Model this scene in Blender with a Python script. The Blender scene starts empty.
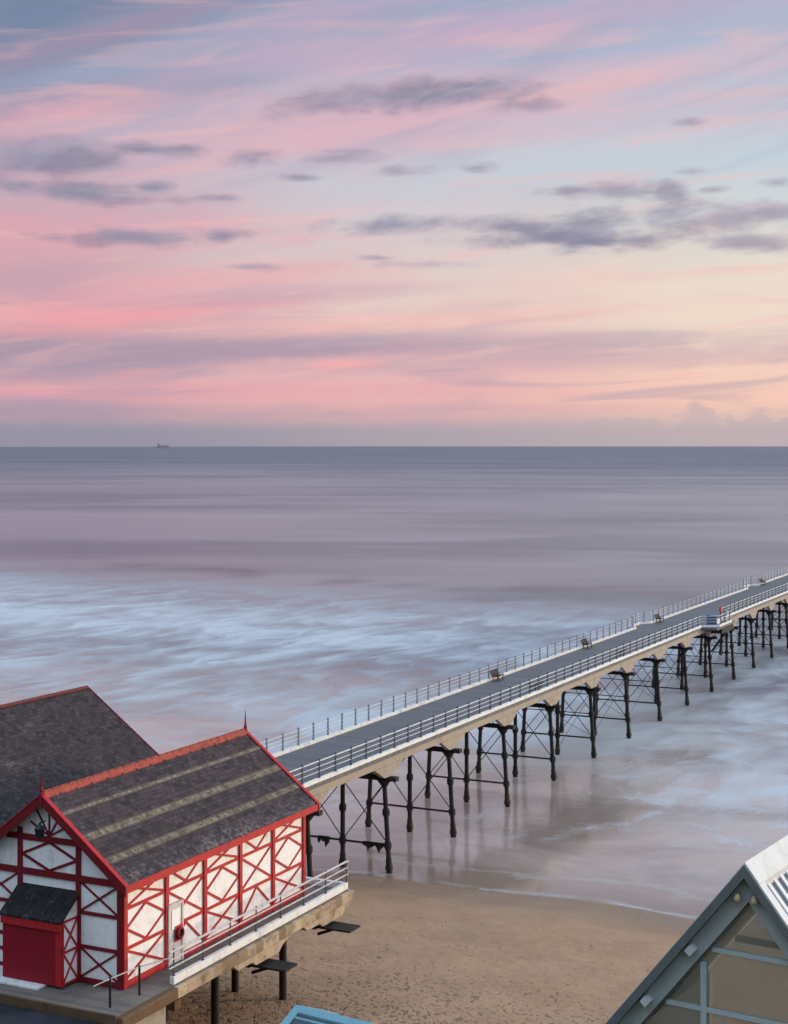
import bpy, bmesh, math, random
from mathutils import Vector, Matrix
random.seed(7)
R = math.radians
S = bpy.context.scene
COL = S.collection
TH = R(26.0)
CT, ST = math.cos(TH), math.sin(TH)
CAMZ = 27.7
DECK = 7.7


def P(nn, dd, z=0.0):
    """pier frame (across, out to sea, up) to world"""
    return Vector((CT * nn + ST * dd, -ST * nn + CT * dd, z))


# ------------------------------------------------------------------ node helpers
def lin(r, g, b):
    f = lambda c: (c / 255 / 12.92) if c / 255 <= 0.04045 else ((c / 255 + 0.055) / 1.055) ** 2.4
    return (f(r), f(g), f(b), 1.0)


class V:
    """scalar socket with arithmetic"""
    def __init__(s, nt, sock): s.nt, s.k = nt, sock
    def _op(s, op, *a, clamp=False):
        n = s.nt.nodes.new('ShaderNodeMath'); n.operation = op; n.use_clamp = clamp
        for i, v in enumerate((s,) + a):
            if isinstance(v, V): s.nt.links.new(v.k, n.inputs[i])
            else: n.inputs[i].default_value = v
        return V(s.nt, n.outputs[0])
    def __add__(s, o): return s._op('ADD', o)
    def __radd__(s, o): return s._op('ADD', o)
    def __sub__(s, o): return s._op('SUBTRACT', o)
    def __rsub__(s, o): return (s * -1.0) + o
    def __mul__(s, o): return s._op('MULTIPLY', o)
    def __rmul__(s, o): return s._op('MULTIPLY', o)
    def __truediv__(s, o): return s._op('DIVIDE', o)
    def pw(s, o): return s._op('POWER', o)
    def abs(s): return s._op('ABSOLUTE')
    def sin(s): return s._op('SINE')
    def frac(s): return s._op('FRACT')
    def mx(s, o): return s._op('MAXIMUM', o)
    def mn(s, o): return s._op('MINIMUM', o)
    def gt(s, o): return s._op('GREATER_THAN', o)
    def clamp(s): return s._op('MULTIPLY', 1.0, clamp=True)
    def sqrt(s): return s._op('SQRT')
    def ss(s, a, b):
        n = s.nt.nodes.new('ShaderNodeMapRange'); n.interpolation_type = 'SMOOTHSTEP'
        s.nt.links.new(s.k, n.inputs[0])
        n.inputs[1].default_value = a; n.inputs[2].default_value = b
        if a > b:
            n.inputs[1].default_value = b; n.inputs[2].default_value = a
            n.inputs[3].default_value = 1.0; n.inputs[4].default_value = 0.0
        return V(s.nt, n.outputs[0])


class NT:
    def __init__(s, nt): s.t = nt
    def n(s, typ): return s.t.nodes.new(typ)
    def l(s, a, b): s.t.links.new(a.k if isinstance(a, V) else a, b)
    def comb(s, x, y, z=0.0):
        n = s.n('ShaderNodeCombineXYZ')
        for i, v in enumerate((x, y, z)):
            if isinstance(v, V): s.l(v, n.inputs[i])
            else: n.inputs[i].default_value = v
        return n.outputs[0]
    def sep(s, vec):
        n = s.n('ShaderNodeSeparateXYZ'); s.l(vec, n.inputs[0])
        return [V(s.t, o) for o in n.outputs]
    def noise(s, vec, scale=1.0, detail=4.0, rough=0.55, dist=0.0, flat=False):
        n = s.n('ShaderNodeTexNoise')
        if flat: n.noise_dimensions = '2D'
        s.l(vec, n.inputs['Vector'])
        n.inputs['Scale'].default_value = scale; n.inputs['Detail'].default_value = detail
        n.inputs['Roughness'].default_value = rough; n.inputs['Distortion'].default_value = dist
        return V(s.t, n.outputs[0])
    def n2(s, x, y, seed=0.0, detail=4.0, rough=0.55, dist=0.0):
        return s.noise(s.comb(x + seed * 7.3, y + seed * 3.1), 1.0, detail, rough, dist, True)
    def voro(s, vec, scale=1.0, feature='F1'):
        n = s.n('ShaderNodeTexVoronoi'); n.feature = feature; s.l(vec, n.inputs['Vector'])
        n.inputs['Scale'].default_value = scale
        return V(s.t, n.outputs[0])
    def ramp(s, fac, stops, interp='LINEAR'):
        n = s.n('ShaderNodeValToRGB'); n.color_ramp.interpolation = interp
        e = n.color_ramp.elements
        while len(e) < len(stops): e.new(0.5)
        for q, (p, c) in zip(e, stops): q.position = p; q.color = c
        s.l(fac, n.inputs[0]); return n.outputs[0]
    def mix(s, fac, a, b, mode='MIX'):
        n = s.n('ShaderNodeMix'); n.data_type = 'RGBA'; n.blend_type = mode
        for v, i in ((fac, 0), (a, 6), (b, 7)):
            if isinstance(v, (int, float)): n.inputs[i].default_value = v
            elif isinstance(v, tuple): n.inputs[i].default_value = v if len(v) == 4 else v + (1,)
            else: s.l(v, n.inputs[i])
        return n.outputs[2]
    def bump(s, h, strength=0.3, dist=0.05):
        n = s.n('ShaderNodeBump'); n.inputs['Strength'].default_value = strength
        n.inputs['Distance'].default_value = dist; s.l(h, n.inputs['Height']); return n.outputs[0]
    def obj(s): return s.n('ShaderNodeTexCoord').outputs['Object']
    def pos(s): return s.n('ShaderNodeNewGeometry').outputs['Position']


def new_mat(name):
    m = bpy.data.materials.new(name); m.use_nodes = True
    nt = NT(m.node_tree)
    return m, nt, m.node_tree.nodes['Principled BSDF']


def setp(nt, b, **kw):
    for k, v in kw.items():
        k = {'col': 'Base Color', 'rough': 'Roughness', 'spec': 'Specular IOR Level', 'metal': 'Metallic', 'normal': 'Normal'}[k]
        if isinstance(v, (int, float)): b.inputs[k].default_value = v
        elif isinstance(v, tuple): b.inputs[k].default_value = v if len(v) == 4 else v + (1,)
        else: nt.l(v, b.inputs[k])


def paint(name, col, rough=0.5, wear=0.25, wear_col=None, scale=3.0, bump=0.15, metal=0.0):
    """weathered paint or metal: base colour, blotches, streak stains"""
    m, nt, b = new_mat(name)
    o = nt.obj()
    n1 = nt.noise(o, scale, 6, 0.65)
    x, y, z = nt.sep(o)
    n2 = nt.noise(nt.comb(x * 6.0, y * 6.0, z * 0.8), 1.0, 4, 0.6)
    wc = wear_col or tuple(c * 0.55 for c in col)
    c = nt.mix((n1.ss(0.48, 0.75) * wear).clamp(), col, wc)
    c = nt.mix((n2.ss(0.52, 0.8) * wear).clamp(), c, wc)
    setp(nt, b, col=c, rough=(n1 * 0.3 + (rough - 0.15)), metal=metal, spec=0.3, normal=nt.bump(nt.noise(o, scale * 9, 3), bump, 0.01))
    return m


def iron(name, dry, rust, wetc):
    m, nt, b = new_mat(name)
    o = nt.pos(); x, y, z = nt.sep(o)
    n1 = nt.noise(o, 1.3, 5, 0.65); n2 = nt.noise(nt.comb(x * 5, y * 5, z * 0.9), 1.0, 4, 0.6)
    c = nt.mix((n1.ss(0.5, 0.72) * 0.8).clamp(), dry, rust)
    c = nt.mix((n2.ss(0.52, 0.75) * 0.6).clamp(), c, rust)
    tide = (z + (n1 - 0.5) * 1.6).ss(1.9, 1.2)
    c = nt.mix(tide, c, nt.mix(n2.ss(0.4, 0.65), wetc, (0.040, 0.034, 0.022)))
    setp(nt, b, col=c, rough=0.7, spec=0.3, normal=nt.bump(nt.noise(o, 14, 4, 0.7), 0.6, 0.03)); return m


M = {}
M['red'] = paint('red_paint', (0.42, 0.016, 0.018), 0.55, 0.85, (0.17, 0.02, 0.02))
M['crimson'] = paint('crimson_shutter', (0.24, 0.004, 0.014), 0.6, 0.8, (0.16, 0.004, 0.015), 5)
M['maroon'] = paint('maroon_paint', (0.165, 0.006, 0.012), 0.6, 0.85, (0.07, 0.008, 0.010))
M['white'] = paint('white_paint', (0.80, 0.77, 0.74), 0.6, 0.6, (0.52, 0.46, 0.40), 2.0)
M['kerb'] = paint('white_kerb', (0.68, 0.66, 0.63), 0.6, 0.8, (0.36, 0.325, 0.285), 1.3)
M['iron'] = iron('dark_iron', (0.011, 0.010, 0.011), (0.045, 0.024, 0.016), (0.008, 0.008, 0.007))
M['ironwet'] = iron('weedy_iron', (0.008, 0.008, 0.007), (0.02, 0.016, 0.010), (0.006, 0.006, 0.005))
M['post'] = paint('railing_post', (0.085, 0.095, 0.11), 0.5, 0.5, (0.045, 0.045, 0.05), 4)
M['pierrail'] = paint('white_rail', (0.52, 0.52, 0.52), 0.5, 0.7, (0.28, 0.26, 0.25), 4)
M['walkrail'] = paint('walk_rail', (0.46, 0.42, 0.42), 0.5, 0.7, (0.2, 0.165, 0.16), 4)
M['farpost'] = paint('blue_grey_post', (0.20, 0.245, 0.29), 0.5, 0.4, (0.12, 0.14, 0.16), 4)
M['rail'] = paint('pale_rail', (0.36, 0.33, 0.335), 0.5, 0.6, (0.18, 0.155, 0.15), 4)
M['tan'] = paint('tan_timber', (0.40, 0.30, 0.20), 0.75, 0.9, (0.17, 0.115, 0.07), 1.2, 0.5)
def fascia_mat():
    m, nt, b = new_mat('weathered_fascia_boards')
    o = nt.obj(); x, y, z = nt.sep(o)
    wn = nt.n('ShaderNodeTexWhiteNoise'); wn.noise_dimensions = '1D'; nt.l((y / 0.62 + z._op('FLOOR') * 0.0)._op('FLOOR'), wn.inputs['W'])
    n1 = nt.noise(o, 1.1, 6, 0.7); n2 = nt.noise(nt.comb(y * 2.0, z * 7.0), 1.0, 5, 0.7)
    c = nt.mix(V(nt.t, wn.outputs['Value']), (0.20, 0.14, 0.085), (0.46, 0.36, 0.25))
    c = nt.mix((n1.ss(0.48, 0.7) * 0.8).clamp(), c, (0.10, 0.065, 0.04))
    c = nt.mix((n2.ss(0.5, 0.72) * 0.6).clamp(), c, (0.14, 0.09, 0.055))
    setp(nt, b, col=c, rough=0.85, spec=0.2, normal=nt.bump(n2, 0.5, 0.02)); return m


M['fascia'] = fascia_mat()
M['cream'] = paint('cream_girder', (0.30, 0.25, 0.195), 0.7, 0.8, (0.22, 0.16, 0.11), 1.0, 0.4)
M['brown'] = paint('brown_timber', (0.115, 0.066, 0.034), 0.75, 0.9, (0.06, 0.035, 0.022), 2.0, 0.5)
M['bench'] = paint('bench_timber', (0.03, 0.019, 0.017), 0.75, 0.7, (0.025, 0.018, 0.015), 5.0, 0.4)
M['black'] = paint('black_metal', (0.012, 0.012, 0.014), 0.4, 0.3, (0.03, 0.025, 0.02), 6)
M['concrete'] = paint('concrete', (0.30, 0.26, 0.21), 0.9, 0.9, (0.15, 0.12, 0.09), 0.8, 0.6)
M['terracotta'] = paint('ridge_terracotta', (0.44, 0.085, 0.055), 0.8, 0.8, (0.26, 0.05, 0.035), 4.0, 0.4)
M['oldridge'] = paint('dull_ridge', (0.13, 0.025, 0.022), 0.8, 0.8, (0.13, 0.04, 0.03), 4.0, 0.4)
M['greymetal'] = paint('grey_coated_steel', (0.13, 0.138, 0.138), 0.4, 0.4, (0.05, 0.055, 0.055), 2.0, 0.1)
M['lightgrey'] = paint('light_grey_steel', (0.34, 0.36, 0.35), 0.4, 0.4, (0.12, 0.13, 0.13), 2.0, 0.1)
M['bluegrey'] = paint('blue_grey_mullion', (0.40, 0.44, 0.44), 0.4, 0.3, (0.17, 0.22, 0.24), 3.0, 0.1)
M['whitemetal'] = paint('white_flashing', (0.62, 0.61, 0.58), 0.5, 0.5, (0.42, 0.39, 0.33), 1.5, 0.1)
M['seam'] = paint('roof_seam', (0.66, 0.68, 0.68), 0.35, 0.3, (0.45, 0.46, 0.45), 2, 0.1)
M['zinc'] = paint('dark_zinc', (0.055, 0.07, 0.08), 0.4, 0.4, (0.10, 0.11, 0.12), 1.5, 0.15)
M['silver'] = paint('galvanised', (0.5, 0.5, 0.5), 0.4, 0.4, (0.3, 0.3, 0.3), 8, 0.1)
M['brass'] = paint('warm_lamp', (0.50, 0.36, 0.20), 0.35, 0.5, (0.25, 0.15, 0.07), 8, 0.1)
M['turquoise'] = paint('turquoise_paint', (0.165, 0.32, 0.355), 0.55, 0.4, (0.07, 0.2, 0.26), 2.0, 0.15)
M['bluebox'] = paint('blue_paint', (0.06, 0.10, 0.17), 0.5, 0.4, (0.03, 0.07, 0.15), 4)
M['beige'] = paint('beige_lining', (0.60, 0.50, 0.36), 0.7, 0.5, (0.3, 0.25, 0.18), 0.7, 0.2)
M['hull'] = paint('ship_hull', (0.26, 0.23, 0.26), 0.8, 0.2)
M['doorgrey'] = paint('grey_door', (0.55, 0.51, 0.47), 0.7, 0.7, (0.28, 0.25, 0.22), 3)


def ridge_mat():
    m, nt, b = new_mat('ridge_tile_clay')
    o = nt.obj(); x, y, z = nt.sep(o)
    n1 = nt.noise(o, 4.0, 6, 0.65)
    c = nt.mix(n1.ss(0.35, 0.7) * 0.8, (0.36, 0.075, 0.052), (0.17, 0.04, 0.032))
    # dark marks below every other joint
    q = ((y / 0.98).frac() - 0.5).abs().ss(0.10, 0.04) * (x.abs()).ss(0.13, 0.17)
    c = nt.mix(q * 0.9, c, (0.03, 0.015, 0.013))
    setp(nt, b, col=c, rough=0.8, spec=0.2, normal=nt.bump(n1, 0.4, 0.01)); return m


M['ridgetile'] = ridge_mat()


def slate(name, bands, half, tone=1.0):
    m, nt, b = new_mat(name)
    o = nt.obj(); x, y, z = nt.sep(o)
    v = nt.comb(y, x.abs() * 1.27)
    br = nt.n('ShaderNodeTexBrick'); nt.l(v, br.inputs['Vector'])
    br.inputs['Scale'].default_value = 1.0
    br.inputs['Mortar Size'].default_value = 0.012
    br.inputs['Brick Width'].default_value = 0.30; br.inputs['Row Height'].default_value = 0.20
    br.inputs['Color1'].default_value = (0.022 * tone, 0.0155 * tone, 0.0175 * tone, 1)
    br.inputs['Color2'].default_value = (0.070 * tone, 0.050 * tone, 0.055 * tone, 1)
    br.inputs['Mortar'].default_value = (0.018, 0.016, 0.018, 1)
    n1 = nt.noise(o, 0.8, 6, 0.7); n2 = nt.noise(o, 5.0, 5, 0.7); n3 = nt.noise(nt.comb(y * 1.0, x * 0.25, z * .25), 2.2, 5, 0.7)
    c = nt.mix(n1.ss(0.35, 0.7), br.outputs['Color'], nt.mix(0.5, br.outputs['Color'], (0.055 * tone, 0.039 * tone, 0.040 * tone)), 'MIX')
    c = nt.mix((n2.ss(0.52, 0.75) * 0.55).clamp(), c, (0.13, 0.105, 0.10))          # lichen specks
    c = nt.mix((n1.ss(0.42, 0.2) * 0.5).clamp(), c, (0.035, 0.045, 0.05))
    for f, w in bands:                                                             # mossy courses
        q = (x.abs() / half - f).abs()
        mk = (q + (n2 - 0.5) * 0.06).ss(w, w * 0.3)
        mk = mk * (n3.ss(0.30, 0.56) * 0.8 + 0.15) * (n2.ss(0.2, 0.55) * 0.4 + 0.6)
        c = nt.mix((mk * 0.85).clamp(), c, nt.mix(n2.ss(0.4, 0.65), (0.135, 0.105, 0.066), (0.31, 0.25, 0.18)))
    if bands:
        ed = (x.abs() / half).ss(0.80, 0.97) * n2.ss(0.42, 0.66) * n1.ss(0.35, 0.6)                   # pale worn slates near the eaves
        c = nt.mix((ed * 0.7).clamp(), c, (0.24, 0.20, 0.195))
    else:
        ed = nt.noise(nt.comb(y * 0.35, x * 0.6, 3.0), 1.0, 6, 0.75).ss(0.56, 0.72)
        c = nt.mix((ed * 0.55).clamp(), c, (0.17, 0.15, 0.155))
    h = V(nt.t, br.outputs['Fac']) * -1.0 + n2 * 0.5 + (x.abs() * 1.27 / 0.20).frac() * -0.6
    setp(nt, b, col=c, rough=n2 * 0.3 + 0.55, spec=0.15, normal=nt.bump(h, 0.6, 0.02))
    return m


M['slate'] = slate('banded_slate', [(0.22, 0.028), (0.49, 0.05), (0.75, 0.045)], 3.8)
M['slate2'] = slate('plain_slate', [], 5.7, 0.85)
M['slate3'] = slate('kiosk_slate', [], 1.0, 0.35)


def deck_mat(name, c1, c2, pitch, along):
    m, nt, b = new_mat(name)
    o = nt.obj(); x, y, z = nt.sep(o)
    w = y if along else x
    pl = (w / pitch)
    fl = pl._op('FLOOR')
    wn = nt.n('ShaderNodeTexWhiteNoise'); wn.noise_dimensions = '1D'; nt.l(fl, wn.inputs['W'])
    gap = (pl.frac() - 0.5).abs().ss(0.44, 0.5)
    n1 = nt.noise(nt.comb(x * 0.9, y * 0.22), 1.0, 6, 0.7); n2 = nt.noise(o, 9, 4, 0.6)
    c = nt.mix((V(nt.t, wn.outputs['Value']) * 0.6 + n1.ss(0.3, 0.7) * 0.6).clamp(), c1, c2)
    c = nt.mix((n2.ss(0.5, 0.75) * 0.35).clamp(), c, tuple(k * 1.7 for k in c2))
    c = nt.mix(gap * 0.6, c, tuple(k * 0.35 for k in c1))
    setp(nt, b, col=c, rough=n1 * 0.4 + 0.35, spec=0.3, normal=nt.bump(n2 * 0.5 - gap, 0.4, 0.01))
    return m


M['deck'] = deck_mat('pier_deck', (0.060, 0.060, 0.065), (0.125, 0.120, 0.124), 0.2, True)
M['platdeck'] = deck_mat('platform_deck', (0.085, 0.074, 0.066), (0.175, 0.15, 0.127), 0.22, True)


def asphalt():
    m, nt, b = new_mat('wet_asphalt')
    o = nt.pos()
    n1 = nt.noise(o, 0.5, 6, 0.65); n2 = nt.noise(o, 22, 3, 0.7); n3 = nt.noise(o, 2.2, 5, 0.7)
    c = nt.mix(n1.ss(0.3, 0.7), (0.012, 0.013, 0.018), (0.035, 0.035, 0.042))
    c = nt.mix((n3.ss(0.55, 0.7) * 0.6).clamp(), c, (0.06, 0.052, 0.045))
    c = nt.mix(n2.ss(0.5, 0.8) * 0.4, c, (0.08, 0.075, 0.075))
    setp(nt, b, col=c, rough=n1.ss(0.4, 0.6) * 0.3 + 0.55, spec=0.2, normal=nt.bump(n2, 0.5, 0.02)); return m


M['asphalt'] = asphalt()


def sand():
    m, nt, b = new_mat('beach_sand')
    at = nt.n('ShaderNodeAttribute'); at.attribute_name = 'up'
    up = V(nt.t, at.outputs['Fac'])                       # metres inland of the waterline
    o = nt.pos()
    n1 = nt.noise(o, 0.35, 6, 0.6); n2 = nt.noise(o, 3.0, 5, 0.65); n3 = nt.noise(o, 40, 2, 0.6)
    wob = (nt.noise(o, 0.12, 4, 0.6) - 0.5) * 5.0
    wet = (up + wob).ss(7.0, 0.5)
    c = nt.mix(n1.ss(0.3, 0.7), (0.285, 0.158, 0.088), (0.36, 0.208, 0.121))
    c = nt.mix((n2.ss(0.52, 0.72) * 0.4).clamp(), c, (0.17, 0.108, 0.066))
    c = nt.mix(n3 * 0.35, c, (0.34, 0.25, 0.17))
    c = nt.mix(wet * 0.65, c, (0.17, 0.115, 0.082))
    # scattered weed, shingle and footprints, thicker up the beach
    patch = nt.noise(o, 0.16, 4, 0.65)
    ox, oy, oz = nt.sep(o)
    s1 = nt.n2(ox * 2.2, oy * 1.3, 1, 2, 0.5); s2 = nt.n2(ox * 4.4, oy * 2.4, 3, 2, 0.5)
    dens = up.ss(12, 34) * 0.15 - 0.045 + (patch - 0.5) * 0.26
    spk = ((s1 + dens).ss(0.70, 0.78)).mx((s2 + dens).ss(0.67, 0.76)).clamp()
    c = nt.mix(spk * 0.58, c, (0.075, 0.052, 0.038))
    h = n2 * 0.5 + n3 * 0.12 - spk * 0.7 + nt.voro(o, 1.6, 'SMOOTH_F1') * up.ss(4, 14) * 0.9
    setp(nt, b, col=c, rough=0.95 - wet * 0.55, spec=0.3, normal=nt.bump(h, 0.55, 0.16)); return m


M['sand'] = sand()


def grass():
    m, nt, b = new_mat('hill_grass')
    o = nt.pos(); n1 = nt.noise(o, 0.4, 6, 0.7); n2 = nt.noise(o, 9, 5, 0.7)
    c = nt.mix(n1.ss(0.3, 0.7), (0.04, 0.055, 0.018), (0.10, 0.095, 0.035))
    c = nt.mix(n2 * 0.5, c, (0.07, 0.085, 0.03))
    setp(nt, b, col=c, rough=0.95, normal=nt.bump(n2, 0.8, 0.15)); return m


M['grass'] = grass()


def water():
    m, nt, b = new_mat('sea_water')
    at = nt.n('ShaderNodeAttribute'); at.attribute_name = 'off'
    off = V(nt.t, at.outputs['Fac'])                      # metres seaward of the waterline
    o = nt.pos(); x, y, z = nt.sep(o)
    c_ = x * CT - y * ST                                   # along the shore
    s_ = x * ST + y * CT                                   # out to sea
    # soft swell lines, their light and dark put into the colour
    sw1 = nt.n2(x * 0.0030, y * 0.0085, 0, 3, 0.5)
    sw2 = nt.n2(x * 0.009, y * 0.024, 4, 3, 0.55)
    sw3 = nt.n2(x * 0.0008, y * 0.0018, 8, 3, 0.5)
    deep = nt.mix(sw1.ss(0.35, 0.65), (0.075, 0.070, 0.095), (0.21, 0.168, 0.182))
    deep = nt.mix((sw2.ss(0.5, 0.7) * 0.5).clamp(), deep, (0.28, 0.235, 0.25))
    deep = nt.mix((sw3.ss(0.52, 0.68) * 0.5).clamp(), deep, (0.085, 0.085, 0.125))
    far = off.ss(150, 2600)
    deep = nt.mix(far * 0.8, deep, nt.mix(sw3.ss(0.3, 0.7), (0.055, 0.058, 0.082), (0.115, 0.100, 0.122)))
    brk_shade = ((off - 178.0 + (sw2 - 0.5) * 80.0 + c_ * 0.08).abs()).ss(26.0, 0.0) * nt.n2(c_ * 0.016, s_ * 0.01, 9, 3, 0.55).ss(0.42, 0.58)
    deep = nt.mix((brk_shade * 1.1).clamp(), deep, (0.055, 0.042, 0.050))  # dark face of the breaking swell, its shade put into the colour
    a = nt.n2(c_ * 0.040, s_ * 0.030, 1, 5, 0.6, 0.8)
    shal = nt.mix(nt.n2(c_ * 0.05, s_ * 0.09, 2, 4, 0.55, 0.5).ss(0.3, 0.7), (0.26, 0.185, 0.150), (0.45, 0.335, 0.285))
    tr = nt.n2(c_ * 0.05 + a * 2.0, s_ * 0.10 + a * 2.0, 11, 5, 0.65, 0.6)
    trough_shade = tr.ss(0.52, 0.68) * off.ss(16, 34) * off.ss(85, 50) * c_._op('MULTIPLY_ADD', 1.0, 40.0).ss(0.0, 20.0)
    shal = nt.mix(trough_shade * 0.75, shal, (0.085, 0.072, 0.070))  # wave troughs darkened by colour, as shade on the flat water
    shal = nt.mix(off.ss(9, 0) * 0.8, shal, (0.235, 0.155, 0.105))
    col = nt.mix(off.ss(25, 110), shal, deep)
    # milky surf of a long exposure
    fi = nt.n2(c_ * 0.24 + a * 3.0, s_ * 0.085 + a * 1.2, 3, 6, 0.64, 0.3)
    big = nt.n2(c_ * 0.010, s_ * 0.026, 2, 3, 0.5)
    edge = (big - 0.5) * 80.0 + (a - 0.5) * 110.0 + (fi - 0.5) * 30.0
    band = (off + edge * 0.6 + (c_ + 60.0) * -0.10).ss(8, 58) * (off + edge * 0.7 + c_ * 0.10).ss(196, 126)
    f = ((a - 0.5) * 1.3 + (fi - 0.5) * 1.5 + (big - 0.5) * 0.9 + 0.50) * band
    soft = nt.n2(c_ * 0.018, s_ * 0.020, 6, 3, 0.5).ss(0.30, 0.62)
    foam = f.ss(0.0, 0.95) * 0.74 + band * soft * 0.26
    # thin lace sliding up the beach
    lace = nt.n2(c_ * 0.16 + a * 3.0, s_ * 0.15 + a * 2.0, 5, 6, 0.64, 0.4)
    nb = off.ss(3, 20) * off.ss(105, 35)
    foam2 = (lace - (0.50 - (c_ + 32.0) * 0.0042)).ss(-0.06, 0.30) * nb * 0.7
    # waterline
    wl = ((off - 0.5 + (lace - 0.5) * 2.4).abs()).ss(0.5, 0.0) * lace.ss(0.3, 0.6) * 0.45
    wl2 = ((off - 4.2 + (lace - 0.5) * 5.0 + (a - 0.5) * 7.0).abs()).ss(0.8, 0.0) * 0.22
    fm = (foam + foam2 * (1.0 - foam)).mx(wl.mx(wl2)).clamp()
    rip = nt.n2(c_ * 0.35, s_ * 1.1, 0, 4, 0.6)
    h = rip * 0.035 * off.ss(0, 30) + sw1 * 1.6 * off.ss(120, 400) + sw2 * 0.5 * off.ss(900, 150)
    bp = nt.n('ShaderNodeBump'); bp.inputs['Strength'].default_value = 0.5; bp.inputs['Distance'].default_value = 1.0
    nt.l(h, bp.inputs['Height'])
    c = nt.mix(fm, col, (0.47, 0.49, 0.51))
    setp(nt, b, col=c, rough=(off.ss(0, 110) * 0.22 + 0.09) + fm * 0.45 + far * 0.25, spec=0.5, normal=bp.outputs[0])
    return m


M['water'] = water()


def glass(name, tint, alpha):
    m, nt, b = new_mat(name)
    nodes = m.node_tree.nodes
    out = [n for n in nodes if n.type == 'OUTPUT_MATERIAL'][0]
    tr = nt.n('ShaderNodeBsdfTransparent'); tr.inputs[0].default_value = tint + (1,)
    gl = nt.n('ShaderNodeBsdfGlossy'); gl.inputs['Roughness'].default_value = 0.08
    fr = nt.n('ShaderNodeFresnel'); fr.inputs[0].default_value = 1.5
    mx = nt.n('ShaderNodeMixShader'); nt.l(V(nt.t, fr.outputs[0]) * 1.5 + 0.05, mx.inputs[0])
    nt.l(tr.outputs[0], mx.inputs[1]); nt.l(gl.outputs[0], mx.inputs[2])
    df = nt.n('ShaderNodeBsdfDiffuse'); df.inputs[0].default_value = (0.60, 0.54, 0.45, 1)     # pale film, its colour standing in for light inside
    film_n = nt.noise(nt.obj(), 1.4, 6, 0.65)
    mx2 = nt.n('ShaderNodeMixShader'); nt.l((film_n.ss(0.3, 0.75) * 0.08 + alpha).clamp(), mx2.inputs[0])
    nt.l(mx.outputs[0], mx2.inputs[1]); nt.l(df.outputs[0], mx2.inputs[2])
    nt.l(mx2.outputs[0], out.inputs[0])
    return m


M['glass'] = glass('filmed_glass', (0.965, 0.955, 0.93), 0.17)

# ------------------------------------------------------------------ mesh helpers
class MB:
    def __init__(s): s.b = bmesh.new()
    def box(s, x0, x1, y0, y1, z0, z1):
        vs = [s.b.verts.new((x, y, z)) for z in (z0, z1) for y in (y0, y1) for x in (x0, x1)]
        for f in ((0, 2, 3, 1), (4, 5, 7, 6), (0, 1, 5, 4), (2, 6, 7, 3), (0, 4, 6, 2), (1, 3, 7, 5)):
            s.b.faces.new([vs[i] for i in f])
        return s
    def bar(s, p, q, w, h, up=(0, 0, 1)):
        """rectangular bar p->q; w across, h along 'up'"""
        p, q, up = Vector(p), Vector(q), Vector(up)
        d = (q - p).normalized(); a = d.cross(up).normalized(); u = a.cross(d)
        vs = [s.b.verts.new(e + a * (i * w / 2) + u * (j * h / 2)) for e in (p, q) for i, j in ((-1, -1), (1, -1), (1, 1), (-1, 1))]
        for f in ((0, 1, 2, 3), (7, 6, 5, 4), (0, 4, 5, 1), (1, 5, 6, 2), (2, 6, 7, 3), (3, 7, 4, 0)):
            s.b.faces.new([vs[i] for i in f])
        return s
    def tube(s, p, q, r0, r1=None, n=10):
        p, q = Vector(p), Vector(q); r1 = r0 if r1 is None else r1
        d = (q - p).normalized(); a = d.orthogonal().normalized(); c = d.cross(a)
        rings = []
        for e, r in ((p, r0), (q, r1)):
            rings.append([s.b.verts.new(e + (a * math.cos(t) + c * math.sin(t)) * r) for t in [2 * math.pi * i / n for i in range(n)]])
        for i in range(n):
            s.b.faces.new((rings[0][i], rings[0][(i + 1) % n], rings[1][(i + 1) % n], rings[1][i]))
        s.b.faces.new(rings[0][::-1]); s.b.faces.new(rings[1]); return s
    def lathe(s, c, prof, n=12):
        """profile [(r, z)...] about vertical through c"""
        c = Vector(c); rings = []
        for r, z in prof:
            rings.append([s.b.verts.new(c + Vector((r * math.cos(2 * math.pi * i / n), r * math.sin(2 * math.pi * i / n), z))) for i in range(n)])
        for a, b_ in zip(rings, rings[1:]):
            for i in range(n): s.b.faces.new((a[i], a[(i + 1) % n], b_[(i + 1) % n], b_[i]))
        s.b.faces.new(rings[0][::-1]); s.b.faces.new(rings[-1]); return s
    def prism(s, pts, axis, a0, a1):
        """extrude a polygon; axis 'y': pts are (x,z); axis 'x': pts are (y,z); axis 'z': pts are (x,y)"""
        f = {'y': lambda p, a: (p[0], a, p[1]), 'x': lambda p, a: (a, p[0], p[1]), 'z': lambda p, a: (p[0], p[1], a)}[axis]
        A = [s.b.verts.new(f(p, a0)) for p in pts]; B = [s.b.verts.new(f(p, a1)) for p in pts]
        n = len(pts)
        for i in range(n): s.b.faces.new((A[i], A[(i + 1) % n], B[(i + 1) % n], B[i]))
        s.b.faces.new(A[::-1]); s.b.faces.new(B); return s
    def build(s, name, mat, parent=None, smooth=False, bevel=0.0):
        bmesh.ops.recalc_face_normals(s.b, faces=s.b.faces)
        me = bpy.data.meshes.new(name); s.b.to_mesh(me); s.b.free()
        if smooth:
            for p in me.polygons: p.use_smooth = True
        me.materials.append(M[mat] if isinstance(mat, str) else mat)
        o = bpy.data.objects.new(name, me); COL.objects.link(o)
        if parent: o.parent = parent
        if bevel:
            bv = o.modifiers.new('bevel', 'BEVEL'); bv.width = bevel; bv.segments = 2; bv.limit_method = 'ANGLE'
        return o


def tag(o, label=None, cat=None, group=None, kind=None):
    for k, v in (('label', label), ('category', cat), ('group', group), ('kind', kind)):
        if v: o[k] = v
    return o


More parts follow.
